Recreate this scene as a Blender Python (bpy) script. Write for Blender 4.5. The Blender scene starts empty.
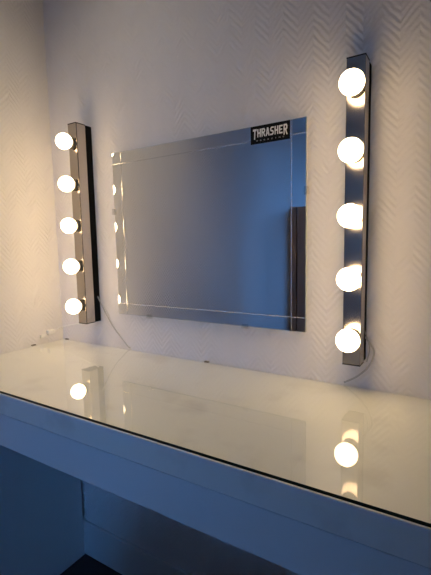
import bpy, bmesh, math
from mathutils import Vector, Matrix
C = bpy.context.scene.collection
BULB_COL, BULB_L = (1.0, .72, .405), 15.4
FILL_COL, FILL_W = (1.0, .86, .62), 19.5
SKY_COL, SKY_L = (.125, .38, 1.0), 12.5
EXPOSURE = 0.0
PI = math.pi
sc = bpy.context.scene

# ------------------------------------------------------------------ materials
def mat(name, col=(.8, .8, .8), rough=.5, metal=0.0, spec=.5, coat=0.0):
    m = bpy.data.materials.new(name); m.use_nodes = True
    b = m.node_tree.nodes['Principled BSDF']
    b.inputs['Base Color'].default_value = (*col, 1)
    b.inputs['Roughness'].default_value = rough
    b.inputs['Metallic'].default_value = metal
    b.inputs['Specular IOR Level'].default_value = spec
    b.inputs['Coat Weight'].default_value = coat
    b.inputs['Coat Roughness'].default_value = .03
    return m

def N(m, t, **kw):
    n = m.node_tree.nodes.new(t)
    for k, v in kw.items(): setattr(n, k, v)
    return n

def math_node(m, op, a, b=None):
    n = N(m, 'ShaderNodeMath', operation=op)
    for i, v in enumerate((a, b)):
        if v is None: continue
        if isinstance(v, (int, float)): n.inputs[i].default_value = v
        else: m.node_tree.links.new(v, n.inputs[i])
    return n.outputs[0]

def wallpaper(name, axis, col):
    """off-white embossed herringbone wallpaper, relief only"""
    m = mat(name, col, .62, spec=.35)
    L = m.node_tree.links.new
    g = N(m, 'ShaderNodeNewGeometry'); s = N(m, 'ShaderNodeSeparateXYZ')
    L(g.outputs['Position'], s.inputs[0])
    u = s.outputs[axis]; z = s.outputs[2]
    n1 = N(m, 'ShaderNodeTexNoise'); n1.inputs['Scale'].default_value = 38; n1.inputs['Detail'].default_value = 2
    n2 = N(m, 'ShaderNodeTexNoise'); n2.inputs['Scale'].default_value = 160; n2.inputs['Detail'].default_value = 3
    n3 = N(m, 'ShaderNodeTexNoise'); n3.inputs['Scale'].default_value = 14; n3.inputs['Detail'].default_value = 1
    for n in (n1, n2, n3): L(g.outputs['Position'], n.inputs['Vector'])
    tri = math_node(m, 'PINGPONG', u, WP_COL)
    wob = math_node(m, 'MULTIPLY', math_node(m, 'SUBTRACT', n1.outputs[0], .5), .012)
    ph = math_node(m, 'ADD', math_node(m, 'ADD', z, math_node(m, 'MULTIPLY', tri, 1.15)), wob)
    rib = math_node(m, 'SINE', math_node(m, 'MULTIPLY', ph, 2 * PI / WP_PITCH))
    amp = math_node(m, 'ADD', math_node(m, 'MULTIPLY', math_node(m, 'POWER', n3.outputs[0], 2.2), 3.4), .12)
    h = math_node(m, 'MULTIPLY', math_node(m, 'MULTIPLY', rib, amp), WP_H)
    h = math_node(m, 'ADD', h, math_node(m, 'MULTIPLY', n2.outputs[0], WP_H * 1.3))
    bp = N(m, 'ShaderNodeBump'); bp.inputs['Strength'].default_value = 1; bp.inputs['Distance'].default_value = 1
    L(h, bp.inputs['Height'])
    L(bp.outputs[0], m.node_tree.nodes['Principled BSDF'].inputs['Normal'])
    return m

WP_COL, WP_PITCH, WP_H = .034, .0165, .00034
M = {}
M['wall_b'] = wallpaper('wallpaper_back', 0, (.84, .81, .79))
M['wall_l'] = wallpaper('wallpaper_left', 1, (.84, .81, .78))
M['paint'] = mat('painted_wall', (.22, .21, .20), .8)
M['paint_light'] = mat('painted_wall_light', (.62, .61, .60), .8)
M['ceil'] = mat('ceiling_paint', (.86, .85, .83), .9)
M['trim'] = mat('trim_paint', (.74, .74, .74), .45)

m = M['floor'] = mat('dark_floor', (.03, .026, .023), .5)
br = N(m, 'ShaderNodeTexBrick'); br.inputs['Scale'].default_value = 1
br.inputs['Color1'].default_value = (.015, .013, .012, 1); br.inputs['Color2'].default_value = (.02, .018, .016, 1)
br.inputs['Mortar'].default_value = (.008, .007, .006, 1); br.inputs['Mortar Size'].default_value = .003
br.inputs['Brick Width'].default_value = 1.2; br.inputs['Row Height'].default_value = .14
tc = N(m, 'ShaderNodeTexCoord')
m.node_tree.links.new(tc.outputs['Object'], br.inputs['Vector'])
m.node_tree.links.new(br.outputs['Color'], m.node_tree.nodes['Principled BSDF'].inputs['Base Color'])

M['lacquer'] = mat('white_lacquer', (.80, .79, .77), .38)
# underside-white table top with faint smudges
m = M['top'] = mat('white_top', (.86, .83, .77), .45)
nz = N(m, 'ShaderNodeTexNoise'); nz.inputs['Scale'].default_value = 9; nz.inputs['Detail'].default_value = 6
cr = N(m, 'ShaderNodeValToRGB')
cr.color_ramp.elements[0].position = .30; cr.color_ramp.elements[0].color = (.74, .70, .63, 1)
cr.color_ramp.elements[1].position = .46; cr.color_ramp.elements[1].color = (.86, .83, .76, 1)
tc = N(m, 'ShaderNodeTexCoord'); LK = m.node_tree.links.new
LK(tc.outputs['Object'], nz.inputs['Vector']); LK(nz.outputs[0], cr.inputs[0])
LK(cr.outputs[0], m.node_tree.nodes['Principled BSDF'].inputs['Base Color'])

def thin_glass(name, tint, ior=1.5, rough=.012):
    m = bpy.data.materials.new(name); m.use_nodes = True
    nt = m.node_tree; nt.nodes.remove(nt.nodes['Principled BSDF'])
    out = nt.nodes['Material Output']
    mx = N(m, 'ShaderNodeMixShader'); fr = N(m, 'ShaderNodeFresnel'); fr.inputs[0].default_value = ior
    tr = N(m, 'ShaderNodeBsdfTransparent'); tr.inputs[0].default_value = (*tint, 1)
    gl = N(m, 'ShaderNodeBsdfGlossy'); gl.inputs['Roughness'].default_value = rough
    gl.inputs[0].default_value = (1, 1, 1, 1)
    nt.links.new(math_node(m, 'MULTIPLY', math_node(m, 'MULTIPLY', fr.outputs[0], 1.5), math_node(m, 'SUBTRACT', 1.0, N(m, 'ShaderNodeNewGeometry').outputs['Backfacing'])), mx.inputs[0]);  # both faces of the sheet reflect
    nt.links.new(tr.outputs[0], mx.inputs[1]); nt.links.new(gl.outputs[0], mx.inputs[2])
    nt.links.new(mx.outputs[0], out.inputs[0])
    return m
def clear(name, tint):
    m = bpy.data.materials.new(name); m.use_nodes = True
    nt = m.node_tree; nt.nodes.remove(nt.nodes['Principled BSDF'])
    tr = N(m, 'ShaderNodeBsdfTransparent'); tr.inputs[0].default_value = (*tint, 1)
    nt.links.new(tr.outputs[0], nt.nodes['Material Output'].inputs[0]); return m
M['glass_top'] = thin_glass('table_glass', (.97, .985, .965))
M['glass_under'] = clear('table_glass_underside', (1, 1, 1))
M['glass_edge'] = mat('glass_edge', (.012, .022, .018), .15)
M['window_glass'] = clear('window_glass', (.96, .97, .97))

M['chrome'] = mat('chrome', (.47, .425, .385), .21, 1.0)
M['chrome_side'] = mat('brushed_metal', (.52, .475, .44), .26, 1.0)
M['black'] = mat('black_plastic', (.006, .006, .0065), .7, spec=.12)
M['socket'] = mat('socket_ceramic', (.018, .016, .015), .4)
m = M['bulb'] = mat('lit_opal_bulb', (1, 1, 1), .3)
b = m.node_tree.nodes['Principled BSDF']
b.inputs['Emission Color'].default_value = (*BULB_COL, 1); b.inputs['Emission Strength'].default_value = BULB_L
M['mirror'] = mat('silvered_glass', (.90, .91, .90), .008, 1.0)
M['mirror_edge'] = mat('mirror_edge', (.45, .50, .48), .25, 0.0)
M['etch'] = mat('cut_glass_line', (.92, .92, .90), .24, .8)
M['clip'] = thin_glass('clear_plastic_clip', (.95, .95, .94), 1.45, .03)
M['cable'] = mat('clear_cable', (.88, .86, .82), .3)
M['cable_grey'] = mat('translucent_cable', (.56, .54, .51), .25)
M['connector'] = mat('white_plastic', (.85, .83, .78), .35)
M['grey_clip'] = mat('dark_clip', (.09, .08, .065), .4)
M['sticker_black'] = mat('sticker_black', (.004, .004, .004), .5, spec=.2)
M['sticker_grey'] = mat('sticker_grey', (.38, .37, .36), .5)
M['sticker_white'] = mat('sticker_white', (.86, .86, .84), .5)
m = M['brown'] = mat('brown_wood', (.10, .06, .042), .5)
wv = N(m, 'ShaderNodeTexWave'); wv.inputs['Scale'].default_value = 6; wv.inputs['Distortion'].default_value = 6
wv.inputs['Detail'].default_value = 3
cr = N(m, 'ShaderNodeValToRGB')
cr.color_ramp.elements[0].color = (.40, .29, .24, 1); cr.color_ramp.elements[1].color = (.50, .37, .31, 1)
tc = N(m, 'ShaderNodeTexCoord'); mp = N(m, 'ShaderNodeMapping'); mp.inputs['Scale'].default_value = (6, 6, .6)
LK = m.node_tree.links.new
LK(tc.outputs['Object'], mp.inputs[0]); LK(mp.outputs[0], wv.inputs['Vector']); LK(wv.outputs[0], cr.inputs[0])
LK(cr.outputs[0], m.node_tree.nodes['Principled BSDF'].inputs['Base Color'])
M['dark_fabric'] = mat('dark_fabric', (.03, .03, .033), .9)
M['steel'] = mat('steel', (.5, .5, .5), .3, 1.0)

# ------------------------------------------------------------------ mesh helpers
def box(bm, x0, x1, y0, y1, z0, z1, bev=0.0, seg=2, mi=0):
    r = bmesh.ops.create_cube(bm, size=1)
    vs = r['verts']
    for v in vs:
        v.co = Vector((x0 + (v.co.x + .5) * (x1 - x0), y0 + (v.co.y + .5) * (y1 - y0), z0 + (v.co.z + .5) * (z1 - z0)))
    fs = {f for v in vs for f in v.link_faces}
    for f in fs: f.material_index = mi
    if bev:
        es = list({e for v in vs for e in v.link_edges})
        bmesh.ops.bevel(bm, geom=es, offset=bev, segments=seg, profile=.5, affect='EDGES')
    return bm

def lathe(bm, prof, origin, axis='-y', seg=40, mi=0):
    """prof: (distance along axis, radius)"""
    o = Vector(origin); rings = []
    for d, r in prof:
        ring = []
        if r < 1e-6:
            ring = [bm.verts.new(o + Vector((0, -d, 0)))]
        else:
            for k in range(seg):
                a = 2 * PI * k / seg
                ring.append(bm.verts.new(o + Vector((r * math.cos(a), -d, r * math.sin(a)))))
        rings.append(ring)
    for A, B in zip(rings, rings[1:]):
        for k in range(seg):
            k2 = (k + 1) % seg
            a = [A[k], A[k2]] if len(A) > 1 else [A[0]]
            b = [B[k2], B[k]] if len(B) > 1 else [B[0]]
            f = bm.faces.new(a + b); f.smooth = True; f.material_index = mi
    bmesh.ops.recalc_face_normals(bm, faces=bm.faces)
    return bm

def spline(pts, n=10):
    """Catmull-Rom through pts"""
    P = [Vector(p) for p in pts]; P = [2 * P[0] - P[1]] + P + [2 * P[-1] - P[-2]]
    out = []
    for i in range(1, len(P) - 2):
        a, b, c, d = P[i - 1:i + 3]
        for k in range(n):
            t = k / n
            out.append(.5 * ((2 * b) + (c - a) * t + (2 * a - 5 * b + 4 * c - d) * t * t + (3 * b - a - 3 * c + d) * t ** 3))
    out.append(P[-2]); return out

def tube(bm, pts, r, seg=10):
    P = [Vector(p) for p in pts]; rings = []
    up = Vector((.31, .17, .93))
    for i, p in enumerate(P):
        t = (P[min(i + 1, len(P) - 1)] - P[max(i - 1, 0)]).normalized()
        u = t.cross(up).normalized(); w = t.cross(u)
        rings.append([bm.verts.new(p + r * (math.cos(2 * PI * k / seg) * u + math.sin(2 * PI * k / seg) * w)) for k in range(seg)])
    for A, B in zip(rings, rings[1:]):
        for k in range(seg):
            f = bm.faces.new((A[k], A[(k + 1) % seg], B[(k + 1) % seg], B[k])); f.smooth = True
    bm.faces.new(rings[0]); bm.faces.new(rings[-1][::-1])
    bmesh.ops.recalc_face_normals(bm, faces=bm.faces)
    return bm

def obj(name, bm, mats, parent=None, label=None):
    me = bpy.data.meshes.new(name); bm.to_mesh(me); bm.free()
    for q in (mats if isinstance(mats, (list, tuple)) else [mats]): me.materials.append(q)
    o = bpy.data.objects.new(name, me); C.objects.link(o)
    if parent:
        o.parent = parent
        me.transform(Matrix.Translation(-parent_origin(parent)))
    if label: o['label'] = label
    return o
def parent_origin(p):
    v = Vector((0, 0, 0))
    while p: v += p.location; p = p.parent
    return v

def thing(name, label, cat, loc, group=None):
    o = bpy.data.objects.new(name, None); C.objects.link(o)
    o.empty_display_size = .05; o.location = loc
    o['label'] = label; o['category'] = cat
    if group: o['group'] = group
    return o
def struct(name, bm, m):
    o = obj(name, bm, m); o['kind'] = 'structure'; return o
BM = bmesh.new

# ------------------------------------------------------------------ room shell
RX, RY, RZ = 2.7, -3.3, 2.4
PX, PY = 1.24, -1.95
struct('floor', box(BM(), -.1, RX + .1, RY - .1, .1, -.08, 0), M['floor'])
struct('ceiling', box(BM(), -.1, RX + .1, RY - .1, .1, RZ, RZ + .08), M['ceil'])
struct('wall_back', box(BM(), -.1, RX + .1, 0, .1, 0, RZ), M['wall_b'])
struct('wall_left', box(BM(), -.1, 0, RY, 0, 0, RZ), M['wall_l'])
WX0, WX1, WZ0, WZ1 = 1.10, 1.78, .90, 2.10
VY0, VY1 = -3.2, -2.35
bm = BM()
box(bm, RX, RX + .1, VY1, .1, 0, RZ); box(bm, RX, RX + .1, RY - .1, VY0, 0, RZ)
box(bm, RX, RX + .1, VY0, VY1, 0, WZ0); box(bm, RX, RX + .1, VY0, VY1, WZ1, RZ)
struct('wall_right', bm, M['paint'])
bm = BM()
box(bm, -.1, WX0, RY - .1, RY, 0, RZ); box(bm, WX1, RX, RY - .1, RY, 0, RZ)
box(bm, WX0, WX1, RY - .1, RY, 0, WZ0); box(bm, WX0, WX1, RY - .1, RY, WZ1, RZ)
struct('wall_front', bm, M['paint_light'])
struct('added_shade_wall', box(BM(), PX, RX, PY - .1, PY, 0, RZ), M['paint'])  # unseen stub added to keep daylight off the right of the drawer
bm = BM()
t = .05
box(bm, WX0, WX0 + t, RY - .08, RY - .02, WZ0, WZ1); box(bm, WX1 - t, WX1, RY - .08, RY - .02, WZ0, WZ1)
box(bm, WX0, WX1, RY - .08, RY - .02, WZ0, WZ0 + t); box(bm, WX0, WX1, RY - .08, RY - .02, WZ1 - t, WZ1)
w = struct('window_1', bm, M['trim'])
obj('window_pane', box(BM(), WX0 + t, WX1 - t, RY - .055, RY - .05, WZ0 + t, WZ1 - t), M['window_glass'], w)
bm = BM()
box(bm, RX + .02, RX + .08, VY0, VY0 + t, WZ0, WZ1); box(bm, RX + .02, RX + .08, VY1 - t, VY1, WZ0, WZ1)
box(bm, RX + .02, RX + .08, VY0, VY1, WZ0, WZ0 + t); box(bm, RX + .02, RX + .08, VY0, VY1, WZ1 - t, WZ1)
w = struct('added_window', bm, M['trim'])  # unseen opening added to throw blue daylight on the left wall
obj('window_pane', box(BM(), RX + .05, RX + .055, VY0 + t, VY1 - t, WZ0 + t, WZ1 - t), M['window_glass'], w)
def base(name, x0, x1, y0, y1):
    bm = BM(); box(bm, x0, x1, y0, y1, 0, .125, .003); return struct(name, bm, M['trim'])
base('baseboard_back', .0, RX, -.012, 0)
base('baseboard_left', 0, .012, -2.16, -.42)

# ------------------------------------------------------------------ dressing table
TW, TD, TH = 1.2, .4087, .78
tb = thing('dressing_table', 'long white dressing table with a shiny glass top standing along the wall', 'dressing table', (TW / 2, -TD / 2, 0))
obj('tabletop', box(BM(), .001, TW, -TD - .0014, -.0025, .728, .7745, .0012), M['top'], tb)
g = BM(); box(g, .001, TW, -TD, -.0025, .775, .780, .0006, 1)
g.faces.ensure_lookup_table()
for f in g.faces:
    n = f.normal
    f.material_index = 0 if n.z > .9 else (2 if n.y < -.3 else 1)
obj('glass_sheet', g, [M['glass_top'], M['glass_under'], M['glass_edge']], tb, 'clear glass sheet with a dark polished edge')
for x0 in (.001, TW - .064):
    obj('side_panel', box(BM(), x0, x0 + .063, -TD + .022, -.013, 0, .728, .001), M['lacquer'], tb)
obj('rear_rail', box(BM(), .064, TW - .064, -.032, -.014, .60, .728, .001), M['lacquer'], tb)
dr = obj('drawer', box(BM(), .09, TW - .09, -TD + .02, -.06, .665, .718), M['lacquer'], tb)
obj('drawer_front', box(BM(), .002, TW - .001, -TD + .0030, -TD + .0205, .648, .7243, .0014), M['lacquer'], dr)
for x, y, rz in ((.603, -.012, 0), (.036, -.012, 0), (.009, -.119, PI / 2)):
    k = BM(); box(k, -.007, .007, -.003, .003, 0, .0022, .0008)
    bmesh.ops.transform(k, matrix=Matrix.Translation((x, y, .7801)) @ Matrix.Rotation(rz, 4, 'Z'), verts=k.verts)
    obj('glass_clip', k, M['grey_clip'], tb, 'small dark clip on the glass edge')

# ------------------------------------------------------------------ mirror
MX0, MX1, MZ0, MZ1 = .2835, .8730, .8863, 1.3615
MY = -.0085
mr = thing('mirror', 'rectangular frameless wall mirror with cut border lines and a black sticker', 'mirror', ((MX0 + MX1) / 2, 0, MZ0))
g = BM(); box(g, MX0, MX1, MY, -.0035, MZ0, MZ1, .0008, 1)
for f in g.faces: f.material_index = 0 if f.normal.y < -.9 else 1
obj('mirror_glass', g, [M['mirror'], M['mirror_edge']], mr)
def strip(x0, x1, z0, z1):
    # shallow two-facet V cut, standing just proud of the silvered face
    g = BM(); y = MY - .0001; yd = MY - .00026
    if x1 - x0 > z1 - z0:
        zc = (z0 + z1) / 2
        q = [(x0, y, z0), (x1, y, z0), (x1, yd, zc), (x0, yd, zc), (x1, y, z1), (x0, y, z1)]
    else:
        xc = (x0 + x1) / 2
        q = [(x0, y, z1), (x0, y, z0), (xc, yd, z0), (xc, yd, z1), (x1, y, z0), (x1, y, z1)]
    v = [g.verts.new(p) for p in q]
    g.faces.new((v[0], v[1], v[2], v[3])); g.faces.new((v[3], v[2], v[4], v[5]))
    g.faces.new((v[5], v[4], v[1], v[0]))
    bmesh.ops.recalc_face_normals(g, faces=g.faces)
    return g
lw = .0011
for z in (1.3285, .9195): obj('border_line', strip(MX0 + .002, MX1 - .002, z - lw, z + lw), M['etch'], mr, 'fine horizontal line cut in the glass')
for x in (.3195, .8385): obj('border_line', strip(x - lw, x + lw, MZ0 + .002, MZ1 - .002), M['etch'], mr, 'fine vertical line cut in the glass')
def clip(x, z, side):
    g = BM()
    if side == 'b':
        box(g, x - .009, x + .009, -.0125, -.0005, z - .006, z - .0002, .001); box(g, x - .009, x + .009, -.0125, -.0092, z - .004, z + .006, .001)
    else:
        s = -1 if side == 'l' else 1
        a, b_ = sorted((x + s * .0002, x + s * .006)); box(g, a, b_, -.0125, -.0005, z - .009, z + .009, .001)
        a, b_ = sorted((x - s * .005, x + s * .005)); box(g, a, b_, -.0125, -.0092, z - .009, z + .009, .001)
    obj('mirror_clip', g, M['clip'], mr, 'small clear plastic clip on the mirror edge')
clip(MX0, 1.193, 'l'); clip(MX1, 1.205, 'r'); clip(.405, MZ0, 'b'); clip(.717, MZ0, 'b')

# sticker with its lettering
SX0, SX1, SZ0, SZ1 = .7385, .8355, 1.3205, 1.3605
SY = MY - .0003
st = obj('sticker', box(BM(), SX0, SX1, SY - .0004, SY, SZ0, SZ1), M['sticker_black'], mr, 'black rectangular sticker with white block lettering')
GL = {  # letters as slanted wedge strokes: polygons in a 1 x 1 cell
 'T': [[(.00, .80), (.04, 1.0), (1.0, 1.0), (.94, .80)], [(.36, .82), (.68, .82), (.56, 0), (.30, .0)]],
 'H': [[(.04, 1.0), (.36, 1.0), (.30, .0), (.06, .0)], [(.66, 1.0), (.98, 1.0), (.92, .0), (.66, .0)], [(.2, .60), (.8, .60), (.8, .40), (.2, .40)]],
 'R': [[(.04, 1.0), (.36, 1.0), (.30, .0), (.06, .0)], [(.2, 1.0), (.75, 1.0), (.95, .85), (.95, .6), (.72, .42), (.2, .42), (.2, .60), (.56, .60), (.66, .68), (.66, .78), (.56, .84), (.2, .84)], [(.40, .46), (.68, .46), (1.02, .0), (.72, .0)]],
 'A': [[(.34, 1.0), (.64, 1.0), (.30, .0), (.0, .0)], [(.40, 1.0), (.70, 1.0), (.98, .0), (.70, .0)], [(.25, .40), (.8, .40), (.8, .22), (.25, .22)]],
 'S': [[(.95, 1.0), (.30, 1.0), (.05, .80), (.05, .60), (.25, .44), (.62, .40), (.62, .24), (.52, .18), (.05, .18), (.0, .0), (.65, .0), (.92, .18), (.92, .44), (.72, .58), (.36, .62), (.36, .76), (.45, .82), (.92, .82)]],
 'E': [[(.04, 1.0), (.36, 1.0), (.30, .0), (.06, .0)], [(.2, 1.0), (.95, 1.0), (.90, .82), (.2, .82)], [(.2, .58), (.78, .58), (.74, .42), (.2, .42)], [(.2, .18), (.92, .18), (.88, .0), (.2, .0)]],
 'M': [[(.0, 0), (.0, 1), (.22, 1), (.22, 0)], [(.78, 0), (.78, 1), (1, 1), (1, 0)], [(.0, 1), (.25, 1), (.6, .3), (.4, .3)], [(.75, 1), (1, 1), (.6, .3), (.4, .3)]],
 'G': [[(.95, 1.0), (.30, 1.0), (.0, .80), (.0, .2), (.3, .0), (1, 0), (1, .5), (.55, .5), (.55, .34), (.75, .34), (.75, .2), (.35, .2), (.25, .3), (.25, .7), (.35, .8), (.95, .8)]],
 'Z': [[(0, 1), (1, 1), (1, .8), (.35, .2), (1, .2), (1, 0), (0, 0), (0, .2), (.65, .8), (0, .8)]],
 'I': [[(.3, 0), (.3, 1), (.7, 1), (.7, 0)]],
 'N': [[(.0, 0), (.0, 1), (.24, 1), (.24, 0)], [(.76, 0), (.76, 1), (1, 1), (1, 0)], [(0, 1), (.28, 1), (1, 0), (.72, 0)]],
}
def letters(word, x0, x1, z_of, h_of, gap, th):
    g = BM(); n = len(word); cw = (x1 - x0) / n
    for i, ch in enumerate(word):
        a = x0 + i * cw; wdt = cw * (1 - gap)
        for j, poly in enumerate(GL[ch]):
            f = []
            for px, pz in poly:
                x = a + px * wdt; tt = (x - x0) / (x1 - x0)
                f.append(Vector((x, SY - .0006 - .00003 * j, z_of(tt) + pz * h_of(i, n))))
            vs = [g.verts.new(p) for p in f]; fc = g.faces.new(vs)
            r = bmesh.ops.extrude_face_region(g, geom=[fc])
            for v in r['geom']:
                if isinstance(v, bmesh.types.BMVert): v.co.y += th
    bmesh.ops.triangulate(g, faces=g.faces)
    bmesh.ops.recalc_face_normals(g, faces=g.faces)
    return g
SW, SH = SX1 - SX0, SZ1 - SZ0
def hh(i, n):
    return SH * (.58 if i in (0, n - 1) else .46)
g = letters('THRASHER', SX0 + .06 * SW, SX1 - .05 * SW, lambda t: SZ0 + SH * .36, hh, .06, .00025)
for v in g.verts:   # the first and last letters drop below the line
    tt = (v.co.x - SX0) / SW
    if (tt < .175 or tt > .84): v.co.z -= SH * .10
obj('lettering', g, M['sticker_white'], st, 'white block lettering in a row')
obj('lettering', letters('MAGAZINE', SX0 + .15 * SW, SX1 - .08 * SW, lambda t: SZ0 + SH * .14, lambda i, n: SH * .065, .6, .0002), M['sticker_grey'], st, 'small spaced white lettering beneath')

# ------------------------------------------------------------------ bulb strips
LWD, LDP, LLEN, SPC = .035, .0589, .60, .1208
BR, BC = .0228, .0308
def vanity_light(x0, z0, label):
    t = thing('vanity_light', label, 'wall light', (x0 + LWD / 2, 0, z0), 'bulb strips beside the mirror')
    x1 = x0 + LWD
    obj('housing', box(BM(), x0, x1, -LDP + .0030, -.0245, z0 + .002, z0 + LLEN - .002, .0006), M['chrome_side'], t, 'brushed metal box of the strip')
    obj('front_plate', box(BM(), x0, x1, -LDP, -LDP + .0014, z0 + .002, z0 + LLEN - .002, .0005), M['chrome'], t, 'shiny chrome front plate')
    obj('gasket', box(BM(), x0 + .0015, x1 - .0015, -LDP + .0015, -LDP + .0029, z0 + .003, z0 + LLEN - .003), M['black'], t, 'thin dark seam behind the front plate')
    for z in (z0, z0 + LLEN - .0018):
        obj('end_cap', box(BM(), x0 - .0004, x1 + .0004, -LDP - .0004, -.0245, z, z + .0018, .0004), M['black'], t, 'thin dark end cap')
    obj('wall_bracket', box(BM(), x0 + .0006, x1 - .0006, -.0240, -.0005, z0 + .001, z0 + LLEN - .001, .001), M['black'], t, 'black rear bracket against the wall')
    for i in range(5):
        z = z0 + LLEN / 2 + (2 - i) * SPC; xc = (x0 + x1) / 2
        s = BM(); lathe(s, [(0, 0), (0, .0165), (.0030, .0165), (.0034, .0172), (.0098, .0172), (.0106, .0160), (.0106, 0)], (xc, -LDP - .0001, z))
        sk = obj('socket', s, M['socket'], t)
        p = [(.0100, .0), (.0100, .0105)]
        a0 = 2.60
        for k in range(15):
            a = a0 * (1 - k / 14)
            p.append((BC + BR * math.cos(a), BR * math.sin(a) if k < 14 else 0))
        s = BM(); lathe(s, p, (xc, -LDP, z))
        obj('bulb', s, M['bulb'], t, 'glowing round white bulb')
    return t
XL, ZL, XR, ZR = .1594, .8543, .9689, .8392
vl = vanity_light(XL, ZL, 'chrome strip of five lit globe bulbs left of the mirror near the room corner')
vr = vanity_light(XR, ZR, 'chrome strip of five lit globe bulbs right of the mirror')
g = tube(BM(), spline([(XR + .030, -.010, ZR + .055), (1.012, -.008, .878), (1.021, -.008, .858), (1.012, -.010, .828), (.988, -.010, .802), (.961, -.009, .7838)]), .0019)
obj('cable', g, M['cable_grey'], vr, 'thin clear cable looping down to the table')
g = tube(BM(), spline([(XR + .030, -.014, ZR + .075), (1.006, -.012, .893), (1.013, -.012, .866), (1.008, -.013, .838)]), .0012)
obj('cable', g, M['cable_grey'], vr, 'thin clear cable looping down to the table')
g = tube(BM(), spline([(XL + .033, -.008, .935), (.205, -.006, .910), (.250, -.005, .845), (.290, -.005, .806), (.312, -.006, .7872), (.322, -.006, .7830)]), .0017)
obj('cable', g, M['cable_grey'], vl, 'thin pale cable slanting from the strip down to the table')
g = tube(BM(), spline([(.186, -.012, .8552), (.172, -.014, .8495), (.150, -.014, .8475), (.10, -.012, .839), (.05, -.012, .829), (.022, -.018, .822), (.011, -.032, .815), (.010, -.044, .811)]), .0021)
obj('cable', g, M['cable'], vl, 'thin pale cable running to the corner')
g = BM(); box(g, .003, .017, -.068, -.042, .802, .819, .003)
cn = obj('connector', g, M['connector'], vl, 'white plastic cable connector lying in the corner')
g = BM(); box(g, .004, .014, -.094, -.073, .796, .808, .003)
obj('connector', g, M['connector'], vl, 'pale cable connector lying in the corner')

# ------------------------------------------------------------------ bench added out of view to shade the space under the table
po = thing('blocker', 'added unseen dark upholstered bench standing in front of the dressing table', 'blocker', (.855, -.78, 0))
g = BM(); box(g, .545, 1.165, -.995, -.565, .03, .45, .012, 3)
obj('body', g, M['dark_fabric'], po)
g = BM(); box(g, .535, 1.175, -1.0, -.56, .451, .535, .02, 4)
obj('cushion', g, M['dark_fabric'], po)
for x in (.59, 1.12):
    for y in (-.95, -.61):
        obj('foot', box(BM(), x - .02, x + .02, y - .02, y + .02, 0, .0295, .003), M['black'], po)

# ------------------------------------------------------------------ what the mirror shows: brown cabinet further down the left wall
cb = thing('cabinet', 'brown wooden cabinet standing against the left wall, seen at the right edge of the mirror', 'cabinet', (.22, -2.5, 0))
g = BM(); box(g, .052, .44, -2.85, -2.17, 0, 1.37, .002)
obj('body', g, M['brown'], cb)
obj('back_post', box(BM(), .002, .046, -2.85, -2.165, 0, 1.372, .002), M['brown'], cb)
for y0 in (-2.845, -2.508):
    d = obj('door', box(BM(), .441, .458, y0, y0 + .333, .06, 1.36, .002), M['brown'], cb)
    yh = y0 + (.30 if y0 < -2.6 else .03)
    obj('door_handle', box(BM(), .4585, .475, yh - .006, yh + .006, .68, .80, .002), M['steel'], d)

# ------------------------------------------------------------------ light
wd = bpy.data.worlds.new('World'); sc.world = wd; wd.use_nodes = True
bg = wd.node_tree.nodes['Background']
# dusk sky above, dim ground below the horizon
wn = wd.node_tree.nodes; wl = wd.node_tree.links.new
wtc = wn.new('ShaderNodeTexCoord'); wsx = wn.new('ShaderNodeSeparateXYZ'); wmr = wn.new('ShaderNodeMapRange')
wmx = wn.new('ShaderNodeMix'); wmx.data_type = 'RGBA'
wl(wtc.outputs['Generated'], wsx.inputs[0]); wl(wsx.outputs[2], wmr.inputs[0])
wmr.inputs[1].default_value = -.06; wmr.inputs[2].default_value = .12
wl(wmr.outputs[0], wmx.inputs[0])
wmx.inputs[6].default_value = (*[q * .06 for q in SKY_COL], 1); wmx.inputs[7].default_value = (*SKY_COL, 1)
wl(wmx.outputs[2], bg.inputs[0]); bg.inputs[1].default_value = SKY_L
for loc, rot, wdt in ((((WX0 + WX1) / 2, RY - .12, (WZ0 + WZ1) / 2), (PI / 2, 0, PI), WX1 - WX0),
                      ((RX + .12, (VY0 + VY1) / 2, (WZ0 + WZ1) / 2), (PI / 2, 0, -PI / 2 + PI), VY1 - VY0)):
    l = bpy.data.lights.new('window_portal', 'AREA'); l.shape = 'RECTANGLE'; l.size = wdt; l.size_y = WZ1 - WZ0
    l.cycles.is_portal = True
    lo = bpy.data.objects.new('window_portal', l); C.objects.link(lo)
    lo.location = loc; lo.rotation_euler = rot

# added soft fill above the table, no real fixture, lifts table and mid-wall
l = bpy.data.lights.new('fill_spot', 'SPOT'); l.energy = FILL_W; l.color = FILL_COL
l.spot_size = math.radians(96); l.spot_blend = 1.0; l.shadow_soft_size = .10
lo = bpy.data.objects.new('fill_spot', l); C.objects.link(lo); lo.location = (.38, -.42, RZ - .02)

# ------------------------------------------------------------------ camera
cam = bpy.data.cameras.new('camera'); co = bpy.data.objects.new('camera', cam); C.objects.link(co)
co.location = (1.1742, -.8784, 1.0900); co.rotation_euler = (1.46407, .019899, .554515)
cam.sensor_fit = 'VERTICAL'; cam.sensor_height = 36; cam.sensor_width = 36 * 431 / 575
cam.lens = 400.155 / 575 * 36; cam.clip_start = .02
sc.camera = co

sc.cycles.use_denoising = True
sc.cycles.max_bounces = 10; sc.cycles.diffuse_bounces = 5; sc.cycles.glossy_bounces = 6; sc.cycles.transparent_max_bounces = 12
sc.cycles.sample_clamp_indirect = 6
v = sc.view_settings
v.view_transform = 'Standard'; v.look = 'None'; v.gamma = 1; v.use_curve_mapping = False; v.exposure = EXPOSURE
